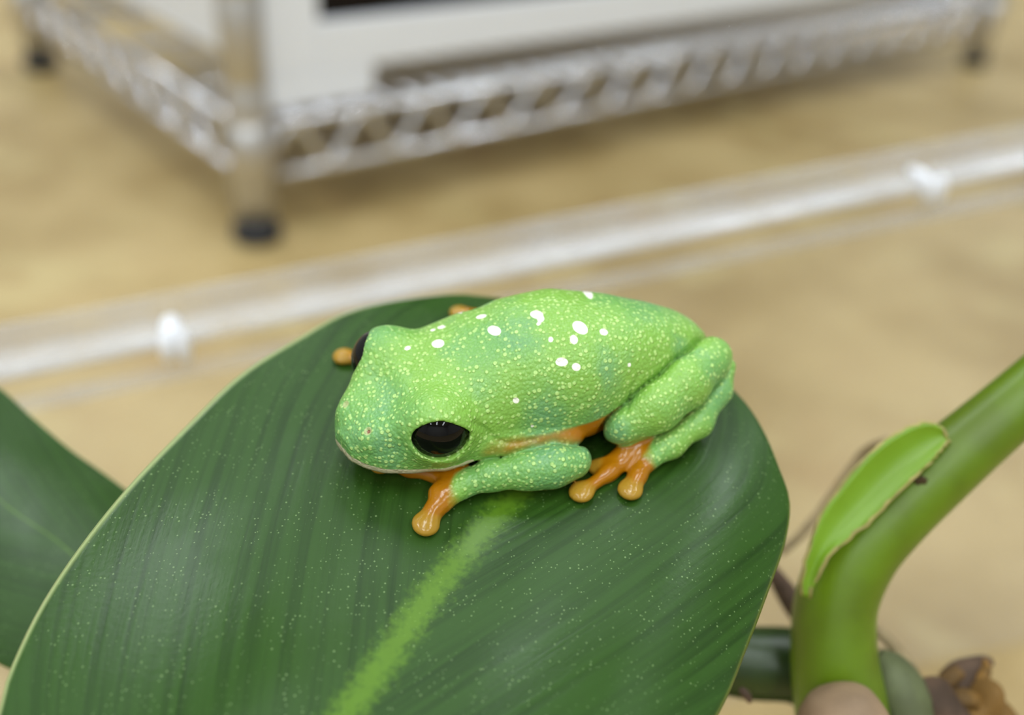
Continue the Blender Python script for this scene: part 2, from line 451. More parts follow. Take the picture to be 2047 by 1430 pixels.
def build_leaf(name, left, right, mid, place, thick, mat, parent, ncross=26):
    """left/right/mid: (n,2) curves base->tip; place(U,V)->world"""
    n = len(mid)
    S = np.concatenate([np.linspace(-1, -0.94, 5), np.linspace(-0.94, 0.94, 2 * ncross + 1)[1:-1], np.linspace(0.94, 1, 5)])
    k = len(S)
    P = np.zeros((n, k, 2))
    for j, s in enumerate(S):
        e = left if s < 0 else right
        P[:, j] = mid + (e - mid) * abs(s)
    top = place(P[..., 0], P[..., 1])
    du = np.gradient(top, axis=0); dv = np.gradient(top, axis=1)
    nr = np.cross(du.reshape(-1, 3), dv.reshape(-1, 3)).reshape(n, k, 3)
    nl = np.linalg.norm(nr, axis=2, keepdims=True); nr = nr / np.maximum(nl, 1e-12)
    if nr[n // 2, k // 2] @ (CAM - top[n // 2, k // 2]) < 0: nr = -nr
    fall = np.sqrt(np.clip(1 - np.clip((np.abs(S) - 0.975) / 0.025, 0, 1) ** 2, 0, 1))
    topv = top - nr * (thick * 0.35 * (1 - fall))[None, :, None]
    bot = top - nr * (thick * (0.35 + 0.65 * fall))[None, :, None]
    verts = np.concatenate([topv.reshape(-1, 3), bot.reshape(-1, 3)])
    faces = []
    off = n * k
    for i in range(n - 1):
        for j in range(k - 1):
            a, b_, c, d = i * k + j, i * k + j + 1, (i + 1) * k + j + 1, (i + 1) * k + j
            faces.append((a, b_, c, d)); faces.append((off + d, off + c, off + b_, off + a))
    for i in range(n - 1):
        for j in (0, k - 1):
            a, d = i * k + j, (i + 1) * k + j
            faces.append((a, d, off + d, off + a) if j == 0 else (d, a, off + a, off + d))
    for j in range(k - 1):
        a, b_ = j, j + 1; faces.append((b_, a, off + a, off + b_))
        a, b_ = (n - 1) * k + j, (n - 1) * k + j + 1; faces.append((a, b_, off + b_, off + a))
    me = mesh_from(name, verts, faces)
    sv = np.broadcast_to(S[None, :], (n, k)).reshape(-1); tv = np.broadcast_to(np.linspace(0, 1, n)[:, None], (n, k)).reshape(-1)
    rib = np.linalg.norm(P - mid[:, None], axis=2).reshape(-1)
    dd = np.linalg.norm(right - mid, axis=1)
    for nm_, arr in (('across', sv), ('along', tv), ('ribdist', rib)):
        at = me.attributes.new(nm_, 'FLOAT', 'POINT'); at.data.foreach_set('value', np.concatenate([arr, arr]).astype(np.float32))
    bmx = bmesh.new(); bmx.from_mesh(me); bmesh.ops.remove_doubles(bmx, verts=bmx.verts[:], dist=1e-6)
    bmesh.ops.recalc_face_normals(bmx, faces=bmx.faces[:]); bmx.to_mesh(me); bmx.free()
    me.polygons.foreach_set('use_smooth', [True] * len(me.polygons))
    return link_obj(name, me, parent, mat)

# ------------------------------------------------------------------ the plant
node_w = at_depth((1690, 1440), 0.122)
plant = empty('potted_philodendron', (node_w[0], node_w[1] - 0.006, 0.0012))
bpy.context.view_layer.update()
tag(plant, 'potted philodendron with broad dark green leaves and a thick curving leaf stalk', 'plant')
PINV = plant.matrix_world.inverted()
def pp(o): o.matrix_parent_inverse = PINV; return o

NL = 90
left_px = [(0, 1395), (20, 1330), (75, 1215), (150, 1100), (250, 975), (370, 850), (480, 745), (600, 670), (690, 622), (790, 598), (900, 586), (965, 590)]
right_px = [(1440, 1430), (1500, 1290), (1545, 1170), (1575, 1080), (1583, 1000), (1560, 930), (1530, 860), (1490, 800), (1430, 745)]
TIP = (11.0, 18.6)
left_pl = [(-33, -76), (-37.5, -68), (-42, -58), (-45.3, -48)] + [tuple(q) for q in px_to_leaf(left_px)] + [(-1, 21.6), (5.5, 20.6), TIP]
right_pl = [(-33, -76), (-22, -70), (-9, -62), (1, -53), (9.5, -44)] + [tuple(q) for q in px_to_leaf(right_px)] + [(16.5, 14.4), TIP]
def resample(P, n):
    Q = catmull(P, 600); L = np.concatenate([[0], np.cumsum(np.linalg.norm(np.diff(Q, axis=0), axis=1))]); t = np.linspace(0, L[-1], n)
    return np.stack([np.interp(t, L, Q[:, i]) for i in range(Q.shape[1])], 1)
mid_pl = resample(list(MID[:-1]) + [TIP], NL)
pp(build_leaf('leaf', resample(left_pl, NL), resample(right_pl, NL), mid_pl, lambda U, V: plane_to_world(U, V), 0.0009, M_leaf, plant))

# second leaf, at the left, lower and farther back
def place_left(U, V):
    """U, V in photo pixels on a tilted sheet that lies lower than the big leaf"""
    p = np.stack([U, V], -1); d = dirs(p)
    Pn = np.array([0.25, -0.5, 0.83]); Pn /= np.linalg.norm(Pn)
    Q = at_depth((100, 1020), 0.128)
    t = ((Q - CAM) @ Pn) / (d @ Pn)
    X = CAM + d * t[..., None]
    m_ = (U - 60) * 0.6 - (V - 1060) * 0.8
    return X - Pn * (np.clip(np.abs(m_) / 260, 0, 2) ** 2 * 0.003)[..., None]
l2 = resample([(420, 1400), (380, 1180), (330, 1040), (235, 958), (140, 890), (60, 822), (-10, 760), (-120, 700), (-260, 690)], 50)
r2 = resample([(420, 1400), (300, 1420), (160, 1400), (40, 1345), (-20, 1318), (-120, 1220), (-200, 1080), (-250, 880), (-260, 690)], 50)
m2 = resample([(420, 1400), (280, 1240), (130, 1095), (0, 1000), (-140, 850), (-260, 690)], 50)
pp(build_leaf('leaf', l2, r2, m2, place_left, 0.0009, M_leaf, plant, 16))

def stalk_material(name, c0, c1, c2):
    m, nt, b = new_mat(name); g = N(nt); v = g.coord()
    n = g.noise(v, 90, 3)
    c = g.mix(g.ramp(n, 0.35, 0.7), c0, c1)
    c = g.mix(g.math('MULTIPLY', g.ramp(g.noise(v, 35, 2), 0.5, 0.7), 0.5), c, c2)
    g.link(c, b.inputs['Base Color']); b.inputs['Roughness'].default_value = 0.38
    b.inputs['Subsurface Weight'].default_value = 0.15; b.inputs['Subsurface Radius'].default_value = (0.002, 0.003, 0.0008); b.inputs['Subsurface Scale'].default_value = 0.5
    return m
M_stalk = stalk_material('stalk_skin', lin(84, 106, 0), lin(98, 128, 5), lin(108, 140, 22))
M_sheath = stalk_material('sheath_skin', lin(112, 150, 18), lin(122, 162, 36), lin(130, 164, 48))
M_margin = simple('sheath_margin', lin(172, 160, 96), 0.6, noise=(400, 0.3))
M_stem = stalk_material('stem_skin', lin(36, 58, 10), lin(46, 70, 16), lin(54, 78, 24))
M_bark = simple('bark_brown', lin(96, 74, 56), 0.8, noise=(250, 0.45))
M_husk = simple('dry_husk', lin(146, 108, 48), 0.75, noise=(300, 0.6))
M_grey = simple('greyish_bud', lin(100, 108, 70), 0.6, noise=(200, 0.3))
M_knob = simple('brown_knob', lin(150, 124, 96), 0.65, noise=(180, 0.25))
M_root = simple('root_brown', lin(166, 146, 108), 0.75, noise=(300, 0.3))
M_pot = simple('terracotta_plastic', lin(70, 66, 62), 0.6)
M_soil = simple('potting_soil', lin(58, 42, 30), 0.95, noise=(300, 0.5))

def px_path(pts):
    """(x, y, depth, radius px) -> world points and radii"""
    P = np.array([at_depth((x, y), d) for x, y, d, r in pts]); R = np.array([r * d / FPX for x, y, d, r in pts])
    return P, R
def smooth_tube(name, pts, mat, n=40, seg=18, shape=None):
    P, R = px_path(pts)
    C_ = catmull(np.hstack([P, R[:, None]]), n)
    return pp(link_obj(name, tube_mesh(name, C_[:, :3], np.maximum(C_[:, 3], 1e-5), seg, shape), plant, mat))
petiole_pts = [(1690, 1470, 0.121, 92), (1677, 1390, 0.121, 90), (1666, 1300, 0.1205, 84), (1672, 1200, 0.120, 80), (1715, 1105, 0.1195, 78), (1785, 1025, 0.119, 75),
               (1870, 945, 0.1185, 72), (1960, 868, 0.118, 66), (2060, 783, 0.1175, 62), (2200, 660, 0.117, 58), (2400, 480, 0.116, 54)]
smooth_tube('petiole', petiole_pts, M_stalk, 60, 24)
# the blade that this stalk carries, outside the frame
pe, pe0 = at_depth((2400, 480), 0.116), at_depth((2200, 660), 0.117)
pdir = (pe - pe0) / np.linalg.norm(pe - pe0); pout = np.array([pdir[0], pdir[1], 0.0]); pout /= np.linalg.norm(pout)
pacr = np.cross([0, 0, 1.0], pout)
def place_right(U, V):
    t = np.asarray(U, float) / 1000; a = np.asarray(V, float) / 1000
    z = 0.55 * t - 5.5 * t ** 2 + 2.0 * a ** 2
    return pe + pout * (t - 0.003)[..., None] + pacr * a[..., None] + np.array([0, 0, 1.0]) * z[..., None]
pp(build_leaf('leaf', resample([(0, 0), (8, -14), (26, -27), (52, -32), (80, -25), (102, -11), (112, 0)], 50), resample([(0, 0), (8, 14), (26, 27), (52, 32), (80, 25), (102, 11), (112, 0)], 50),
              resample([(0, 0), (28, 0), (56, 0), (84, 0), (112, 0)], 50), place_right, 0.0009, M_leaf, plant, 14))
# open sheath along the upper side of the petiole
def sheath():
    inner = [(1622, 1150), (1650, 1080), (1700, 1010), (1758, 950), (1815, 895), (1862, 868), (1890, 878)]
    outer = [(1606, 1140), (1640, 1035), (1690, 965), (1742, 905), (1795, 866), (1846, 846), (1882, 856)]
    # trough cross-section: outer wing edge -> trough floor -> margin on the petiole
    edgeA = catmull([(1604, 1190)] + outer + [(1892, 878)], 40)
    edgeB = catmull([(1618, 1195), (1650, 1120), (1700, 1075), (1760, 1020), (1815, 965), (1858, 925), (1886, 893), (1893, 880)], 40)
    n, k = 40, 11
    verts = []
    for i in range(n):
        t = i / (n - 1); open_ = math.sin(math.pi * min(1, max(0, t))) ** 0.6
        for j in range(k):
            s = j / (k - 1)
            p = edgeA[i] * (1 - s) + edgeB[i] * s
            dep = 0.1152 - 0.0003 * t + 0.0010 * open_ * math.sin(math.pi * s) - 0.0009 * (1 - s) * open_ - 0.0014 * s * open_
            verts.append(at_depth(p, dep))
    faces = [(i * k + j, i * k + j + 1, (i + 1) * k + j + 1, (i + 1) * k + j) for i in range(n - 1) for j in range(k - 1)]
    me = mesh_from('sheath', verts, faces)
    o = pp(link_obj('sheath', me, plant, M_sheath))
    sm = o.modifiers.new('thickness', 'SOLIDIFY'); sm.thickness = 0.0006; sm.offset = 0
    for e, dj in ((edgeA, 0), (edgeB, k - 1)):
        P = np.array([verts[i * k + dj] for i in range(n)])
        P = P + RNG.normal(0, 0.00012, P.shape)
        pp(link_obj('sheath_margin', tube_mesh('sheath_margin', P, 0.00022, 8), plant, M_margin))
sheath()
# scar on the petiole
sc = bmesh.new(); bmesh.ops.create_icosphere(sc, subdivisions=3, radius=1.0)
for v_ in sc.verts: v_.co *= 1 + 0.18 * math.sin(5 * v_.co.x + 3 * v_.co.z)
so = pp(link_obj('scar', from_bm('scar', sc, True), plant, simple('scar_brown', lin(62, 44, 12), 0.7)))
so.matrix_basis = Matrix.Translation(at_depth((1843, 962), 0.1146)) @ Matrix.Diagonal((0.0008, 0.0004, 0.0007, 1))
# creeping stem behind, node, bud, husk and roots
smooth_tube('stem', [(1420, 1310, 0.133, 70), (1500, 1325, 0.132, 72), (1600, 1335, 0.131, 74), (1700, 1400, 0.129, 80), (1780, 1500, 0.127, 80), (1800, 1640, 0.126, 74)], M_stem, 40, 20)
smooth_tube('bud', [(1750, 1310, 0.124, 22), (1775, 1345, 0.1235, 48), (1800, 1400, 0.123, 58), (1815, 1480, 0.123, 56), (1815, 1560, 0.123, 40)], M_grey, 24, 16)
smooth_tube('knob', [(1668, 1374, 0.112, 20), (1672, 1388, 0.112, 58), (1680, 1420, 0.112, 84), (1690, 1470, 0.112, 96), (1705, 1540, 0.113, 80), (1720, 1600, 0.115, 40)], M_knob, 26, 18,
            lambda t, a: 1 + 0.03 * math.sin(4 * a + 6 * t))
smooth_tube('aerial_root', [(1700, 1200, 0.131, 9), (1740, 1248, 0.128, 10), (1775, 1280, 0.126, 11), (1810, 1322, 0.124, 13), (1832, 1370, 0.123, 16), (1850, 1440, 0.123, 22)], M_root, 36, 10)
smooth_tube('aerial_root', [(1535, 1130, 0.140, 12), (1565, 1175, 0.139, 20), (1590, 1215, 0.138, 22), (1620, 1260, 0.136, 20), (1660, 1330, 0.133, 20)], M_bark, 30, 10)
smooth_tube('aerial_root', [(1560, 1105, 0.150, 9), (1600, 1070, 0.150, 9), (1650, 1010, 0.150, 9), (1690, 955, 0.148, 10), (1730, 905, 0.146, 11), (1775, 880, 0.142, 9)], M_root, 36, 10)
smooth_tube('aerial_root', [(1480, 1378, 0.118, 6), (1492, 1390, 0.118, 9), (1500, 1404, 0.118, 5)], M_bark, 14, 8)
smooth_tube('stem_scar', [(1830, 1370, 0.1235, 20), (1860, 1395, 0.1235, 44), (1880, 1440, 0.1235, 56), (1890, 1520, 0.1235, 50)], M_bark, 20, 14,
            lambda t, a: 1 + 0.12 * math.sin(3 * a + 9 * t))
def husk():
    bm = bmesh.new(); bmesh.ops.create_icosphere(bm, subdivisions=4, radius=1.0)
    rg = np.random.default_rng(3)
    ph = rg.uniform(0, 6.28, (6, 3)); fr_ = rg.uniform(2, 6, (6, 3))
    for v_ in bm.verts:
        c = v_.co.copy(); d = 0
        for i in range(6): d += math.sin(fr_[i][0] * c.x + ph[i][0]) * math.sin(fr_[i][1] * c.y + ph[i][1]) * math.sin(fr_[i][2] * c.z + ph[i][2])
        v_.co = c * (1 + 0.16 * d)
    me = from_bm('dry_husk', bm, True)
    o = pp(link_obj('dry_husk', me, plant, M_husk))
    o.matrix_basis = Matrix.Translation(at_depth((1930, 1440), 0.128)) @ Matrix.Diagonal((0.0050, 0.0044, 0.0066, 1))
    for pts in ([(1905, 1370, 0.127, 26), (1925, 1345, 0.127, 22), (1945, 1330, 0.127, 14), (1975, 1322, 0.127, 9), (1985, 1330, 0.127, 3)],
                [(1940, 1380, 0.1262, 16), (1960, 1360, 0.126, 12), (1972, 1335, 0.126, 8), (1968, 1318, 0.126, 3)],
                [(1960, 1400, 0.1255, 22), (1985, 1400, 0.1255, 18), (1996, 1425, 0.1255, 10), (1994, 1450, 0.126, 3)],
                [(1895, 1410, 0.1245, 14), (1920, 1395, 0.124, 18), (1950, 1400, 0.124, 14), (1968, 1430, 0.1245, 5)],
                [(1880, 1380, 0.126, 12), (1900, 1355, 0.126, 14), (1920, 1340, 0.126, 10)]):
        smooth_tube('husk_shred', pts, M_husk if pts[0][0] != 1905 else M_bark, 18, 8, lambda t, a: 1 + 0.3 * math.cos(2 * a))
husk()
# hidden lower stem, leaf stalks and the pot below the frame
stem_b = at_depth((1800, 1640), 0.126)
potc = np.array(plant.location)
def w_tube(name, pts, rad, mat, n=30):
    C_ = catmull(pts, n); return pp(link_obj(name, tube_mesh(name, C_, rad, 14), plant, mat))
pot_top = 0.072
w_tube('stem', [stem_b + np.array([0, 0.0, 0.004]), stem_b - np.array([0.004, -0.001, 0.012]), np.array([potc[0], potc[1], pot_top + 0.01]), np.array([potc[0], potc[1], pot_top - 0.01])], 0.0045, M_stem)
lb = plane_to_world(np.array(-33.), np.array(-76.))
w_tube('petiole', [lb + np.array([0.004, 0.008, -0.0006]), lb + np.array([-0.001, -0.004, -0.002]), lb + np.array([0.006, -0.006, -0.03]), np.array([potc[0] - 0.03, potc[1] - 0.03, 0.115]), np.array([potc[0] - 0.006, potc[1] - 0.008, pot_top - 0.008])], 0.0028, M_stalk)
l2b = place_left(np.array(420.), np.array(1400.))
w_tube('petiole', [l2b + np.array([-0.004, 0.006, -0.0006]), l2b + np.array([0.004, -0.006, -0.003]), l2b + np.array([0.02, -0.014, -0.02]), np.array([potc[0] - 0.018, potc[1] - 0.006, 0.1]), np.array([potc[0] - 0.004, potc[1] + 0.004, pot_top - 0.008])], 0.0025, M_stalk)
po = link_obj('pot', lathe_mesh('pot', [(0, 0), (0.028, 0), (0.030, 0.002), (0.037, 0.066), (0.0395, 0.067), (0.040, 0.073), (0.0375, 0.073), (0.0365, 0.066), (0.0355, 0.060), (0, 0.060)], 40), plant, M_pot)
link_obj('soil', lathe_mesh('soil', [(0, 0.0655), (0.015, 0.0665), (0.028, 0.065), (0.0362, 0.0655), (0.0362, 0.0615), (0, 0.0615)], 32), plant, M_soil)

# ------------------------------------------------------------------ the frog
HEAD = math.radians(204)
FX = math.cos(HEAD) * eU + math.sin(HEAD) * eV
FY = -math.sin(HEAD) * eU + math.cos(HEAD) * eV
def frog_uv(x, y):
    return x * math.cos(HEAD) - y * math.sin(HEAD), x * math.sin(HEAD) + y * math.cos(HEAD)
HX, HO = math.radians(16), np.array([15.5, -0.9])
def head_xy(x, y):
    a, b_ = x - HO[0], y - HO[1]
    return a * math.cos(HX) + b_ * math.sin(HX), -a * math.sin(HX) + b_ * math.cos(HX)
def from_head(xh, yh, z):
    return np.array([HO[0] + xh * math.cos(HX) - yh * math.sin(HX), HO[1] + xh * math.sin(HX) + yh * math.cos(HX), z])
def section_field(x, y, z, tab, pw=2.2):
    """tab rows: x, half width, top, bottom, height of the widest point, y offset"""
    T = np.asarray(tab, float)
    xs = T[:, 0]
    xx = np.clip(x, xs[0], xs[-1])
    # smooth interpolation of the section table
    fine = np.linspace(xs[0], xs[-1], 400)
    cols = [np.interp(fine, xs, T[:, i]) for i in range(1, 6)]
    ker = np.hanning(31); ker /= ker.sum()
    cols = [np.convolve(np.pad(c, 15, mode='edge'), ker, 'valid') for c in cols]
    w, tp, bt, zc, yo = [np.interp(xx, fine, c) for c in cols]
    up = np.where(z > zc, tp - zc, zc - bt); up = np.maximum(up, 0.3); w = np.maximum(w, 0.3)
    r = (np.abs((y - yo) / w) ** pw + np.abs((z - zc) / up) ** pw) ** (1 / pw)
    d = (r - 1) * np.minimum(w, up) * 0.95
    ex = np.maximum(np.maximum(xs[0] - x, x - xs[-1]), 0)
    return np.where(ex > 0, np.sqrt(ex ** 2 + np.maximum(d, 0) ** 2), d)
TORSO = [(-18.2, 1.2, 8.8, 6.0, 7.4, 0.2), (-17.2, 2.8, 10.2, 4.6, 7.2, 0.1), (-15, 4.4, 11.8, 2.6, 6.8, 0), (-11.5, 5.9, 13.4, 1.0, 6.5, -0.1), (-7, 7.4, 14.8, 0.2, 6.3, -0.3), (-1, 8.6, 15.4, 0.1, 6.3, -0.6),
         (5, 8.1, 14.4, 0.3, 6.3, -1.2), (10, 7.2, 12.2, 0.8, 6.0, -1.5), (15, 6.4, 10.4, 1.5, 6.0, -1.5), (17, 5.0, 9.4, 2.5, 6, -1.3)]
HEADT = [(-8, 6.8, 10.8, 1.0, 5.2, 0), (-4, 7.8, 10.6, 0.8, 4.6, 0), (-1, 8.0, 10.2, 0.8, 4.2, 0), (2, 7.4, 9.6, 0.9, 3.9, 0), (5, 6.2, 8.8, 1.2, 3.8, 0), (7.2, 4.8, 7.9, 1.7, 3.9, 0), (8.6, 3.2, 6.9, 2.3, 4.1, 0), (9.3, 1.5, 5.8, 3.0, 4.3, 0)]
def round_cone(X, a, b_, ra, rb):
    a, b_ = np.asarray(a, float), np.asarray(b_, float); ab = b_ - a
    t = np.clip(((X - a) @ ab) / (ab @ ab), 0, 1)
    return np.linalg.norm(X - a - t[..., None] * ab, axis=-1) - (ra + (rb - ra) * t)
def ellipsoid(X, c, r):
    q = (X - np.asarray(c)) / np.asarray(r); k0 = np.linalg.norm(q, axis=-1); k1 = np.linalg.norm(q / np.asarray(r), axis=-1)
    return k0 * (k0 - 1) / np.maximum(k1, 1e-9)
def smin(a, b_, k):
    hh = np.clip(0.5 + 0.5 * (b_ - a) / k, 0, 1)
    return b_ + (a - b_) * hh - k * hh * (1 - hh)
EYE_R = 3.3
eyeN = from_head(1.3, 5.6, 7.8); eyeF = from_head(0.5, -5.7, 8.0)
def hdir(v):
    v = np.asarray(v, float); return np.array([v[0] * math.cos(HX) - v[1] * math.sin(HX), v[0] * math.sin(HX) + v[1] * math.cos(HX), v[2]])
gazeN = hdir((0.40, 0.86, 0.34)); gazeN /= np.linalg.norm(gazeN)
gazeF = hdir((0.62, -0.76, 0.26)); gazeF /= np.linalg.norm(gazeF)
# limb chains: points (x, y, z, r), smoothing k to what came before, colour (0 green, 1 orange)
LIMBS, CHAINS = [], []
def chain(pts, k=0.5, col=0.0, cols=None, groove=0.0):
    segs = []
    for i in range(len(pts) - 1):
        c = (col, col) if cols is None else (cols[i], cols[i + 1])
        segs.append((np.array(pts[i][:3], float), np.array(pts[i + 1][:3], float), pts[i][3], pts[i + 1][3], c))
    LIMBS.extend(segs); CHAINS.append((segs, k, groove))
PADS = []
def digit(pts, pad, k=0.8, col=1.0):
    chain(pts, k, col); PADS.append((np.array(pad[:3], float), pad[3] * 1.13, col))
# near (left) fore limb
chain([(10.5, 5.0, 4.6, 2.2), (1.6, 7.0, 4.0, 1.9)], 0.8, 0.6)
chain([(1.6, 9.4, 2.7, 2.0), (3.9, 9.1, 2.8, 2.4), (6.4, 8.7, 2.7, 2.1), (10.4, 7.9, 2.3, 1.6), (13.4, 8.0, 1.7, 1.12), (15.8, 9.2, 1.1, 0.85)], 0.35, 0.0, [0, 0, 0, 0, 0.1, 0.5], 0.32)
chain([(13.2, 6.4, 1.7, 1.1), (16.2, 8.0, 1.1, 1.0)], 1.0, 1.0)
digit([(15.6, 8.4, 1.1, 1.0), (17.2, 9.7, 0.75, 0.78), (18.1, 10.6, 0.6, 0.75)], (18.4, 10.9, 0.62, 1.28))
digit([(15.0, 6.2, 0.9, 0.8), (18.0, 3.8, 0.7, 0.65), (20.2, 2.4, 0.6, 0.6)], (20.7, 2.1, 0.55, 1.05))
digit([(14.6, 6.6, 1.1, 0.8), (17.0, 3.0, 0.8, 0.65)], (17.6, 2.0, 0.5, 1.0))
# far (right) fore limb
chain([(10.5, -7.0, 4.6, 2.2), (3.6, -10.0, 4.0, 1.9)], 0.8, 0.6)
chain([(3.4, -11.0, 2.7, 2.2), (8.6, -11.4, 2.5, 1.9), (13.2, -11.8, 1.9, 1.3), (15.6, -13.0, 1.2, 1.05)], 0.35, 0.0, [0, 0, 0, 0.8], 0.32)
digit([(15.2, -12.8, 1.1, 1.0), (18.0, -15.0, 0.75, 0.75), (19.8, -16.6, 0.6, 0.72)], (20.2, -16.9, 0.6, 1.2))
digit([(15.0, -12.6, 1.1, 0.9), (16.4, -11.2, 0.75, 0.7)], (17.2, -10.4, 0.55, 1.0))
# near (left) hind limb
chain([(-14.0, 2.6, 6.4, 2.6), (-5.8, 5.6, 4.6, 2.4)], 0.5, 0.15)
chain([(-4.9, 7.6, 4.4, 2.45), (-8.5, 7.2, 5.6, 3.05), (-12.5, 6.1, 7.0, 2.95), (-16.4, 4.6, 8.1, 2.35), (-17.6, 3.9, 8.3, 2.1)], 0.18, 0.0, None, 0.6)
chain([(-19.0, 4.6, 6.9, 1.3), (-17.4, 6.5, 5.0, 1.45), (-13.8, 8.9, 3.0, 1.55), (-9.8, 10.2, 2.0, 1.45), (-6.8, 11.1, 1.3, 1.1)], 0.2, 0.0, [0, 0, 0, 0, 0.2], 0.32)
chain([(-8.2, 8.6, 1.8, 1.2), (-4.6, 9.6, 1.2, 1.2)], 0.8, 1.0)
digit([(-6.9, 10.8, 1.2, 1.0), (-4.8, 12.5, 0.8, 0.8), (-3.8, 13.4, 0.6, 0.78)], (-3.4, 13.7, 0.6, 1.22))
digit([(-6.0, 9.6, 1.2, 1.0), (-2.2, 10.9, 0.8, 0.8), (1.0, 12.0, 0.6, 0.76)], (1.6, 12.2, 0.6, 1.22))
digit([(-6.4, 9.2, 1.2, 0.9), (-2.4, 9.5, 0.7, 0.75)], (-1.6, 9.6, 0.55, 1.05))
# far (right) hind limb
chain([(-14.0, -3.6, 6.2, 2.8), (-5.6, -8.2, 4.6, 2.5)], 0.5, 0.15)
chain([(-4.9, -8.8, 4.3, 2.35), (-8.5, -8.0, 5.2, 2.8), (-12.5, -6.4, 6.0, 2.7), (-16.6, -4.0, 6.4, 2.1)], 0.3, 0.0, None, 0.35)
chain([(-17.4, -4.8, 5.4, 1.35), (-13.0, -9.4, 3.0, 1.6), (-7.0, -13.2, 1.8, 1.4), (-3.0, -15.4, 1.2, 1.1)], 0.3, 0.0, [0, 0, 0, 0.6], 0.32)
digit([(-3.2, -15.2, 1.1, 1.0), (1.0, -18.2, 0.75, 0.75), (3.8, -20.2, 0.6, 0.72)], (4.2, -20.5, 0.6, 1.15))
digit([(-3.2, -15.2, 1.1, 0.9), (1.6, -16.0, 0.75, 0.72)], (2.6, -16.2, 0.55, 1.1))
def torso_d(X): return section_field(X[..., 0], X[..., 1], X[..., 2], TORSO, 2.25)
HT = np.array(HEADT)
def lip_z(xh): return np.interp(xh, HT[:, 0], HT[:, 4]) + 0.05
def head_d(X):
    xh, yh = head_xy(X[..., 0], X[..., 1]); d = section_field(xh, yh, X[..., 2], HEADT, 2.3)
    below = np.clip((lip_z(xh) - 0.95 - X[..., 2]) / 0.3, 0, 1); below = below * below * (3 - 2 * below)
    return d + 0.45 * below * np.clip((xh + 6.5) / 2, 0, 1)
def pad_d(X, c, r): return ellipsoid(X, c, (r, r, r * 0.52))
def eye_axes(gaze):
    f_ = hdir((1, 0, 0.10)); f_ = f_ - gaze * (f_ @ gaze); f_ /= np.linalg.norm(f_)
    return f_, np.cross(gaze, f_)
def frog_sdf(X):
    d = smin(torso_d(X), head_d(X), 3.0)
    for c in (eyeN, eyeF):
        d = smin(d, np.linalg.norm(X - c, axis=-1) - (EYE_R + 0.5), 1.6)
    for sg in (1, -1):
        d = smin(d, round_cone(X, from_head(3.2, 4.4 * sg, 8.3), from_head(7.3, 2.4 * sg, 6.6), 1.5, 1.0), 1.3)
    for segs, k, groove in CHAINS:
        pts = np.array([q for a, b_, ra, rb, c in segs for q in (a, b_)]); R_ = max(max(q[2], q[3]) for q in segs) + 2.0
        msk = np.all((X >= pts.min(0) - R_) & (X <= pts.max(0) + R_), axis=-1)
        if not msk.any(): continue
        Y = X[msk]; dc = None
        for a, b_, ra, rb, c in segs:
            q = round_cone(Y, a, b_, ra, rb); dc = q if dc is None else smin(dc, q, 1.2)
        db = d[msk]; dd = smin(db, dc, k)
        if groove: dd = dd + groove * np.exp(-((dc - db) / 0.38) ** 2)
        d[msk] = dd
    for c, r, col in PADS:
        msk = np.all(np.abs(X - c) < r + 2, axis=-1)
        if msk.any(): d[msk] = smin(d[msk], pad_d(X[msk], c, r), 0.5)
    # eye openings
    for c, gz, sgn in ((eyeN, gazeN, 1), (eyeF, gazeF, -1)):
        msk = np.linalg.norm(X - c, axis=-1) < 7
        Y = X[msk] - c; f_, u_ = eye_axes(gz)
        u_ = u_ if u_[2] > 0 else -u_
        s_, t_, q_ = Y @ f_, Y @ u_, Y @ gz
        pq = np.where((s_ < 0) & (t_ > -0.15), 1.45, 2.0)
        if sgn < 0: s_, t_ = s_ / 1.12, t_ / 1.2
        e = (((np.abs(s_) / 2.95) ** pq + (np.abs(t_ + 0.15) / 2.2) ** pq + 1e-9) ** (1 / pq) - 1) * 2.0
        carve = np.maximum(e, (0.6 if sgn > 0 else 0.2) - q_)
        d[msk] = -smin(-d[msk], carve, 0.35)
    return d
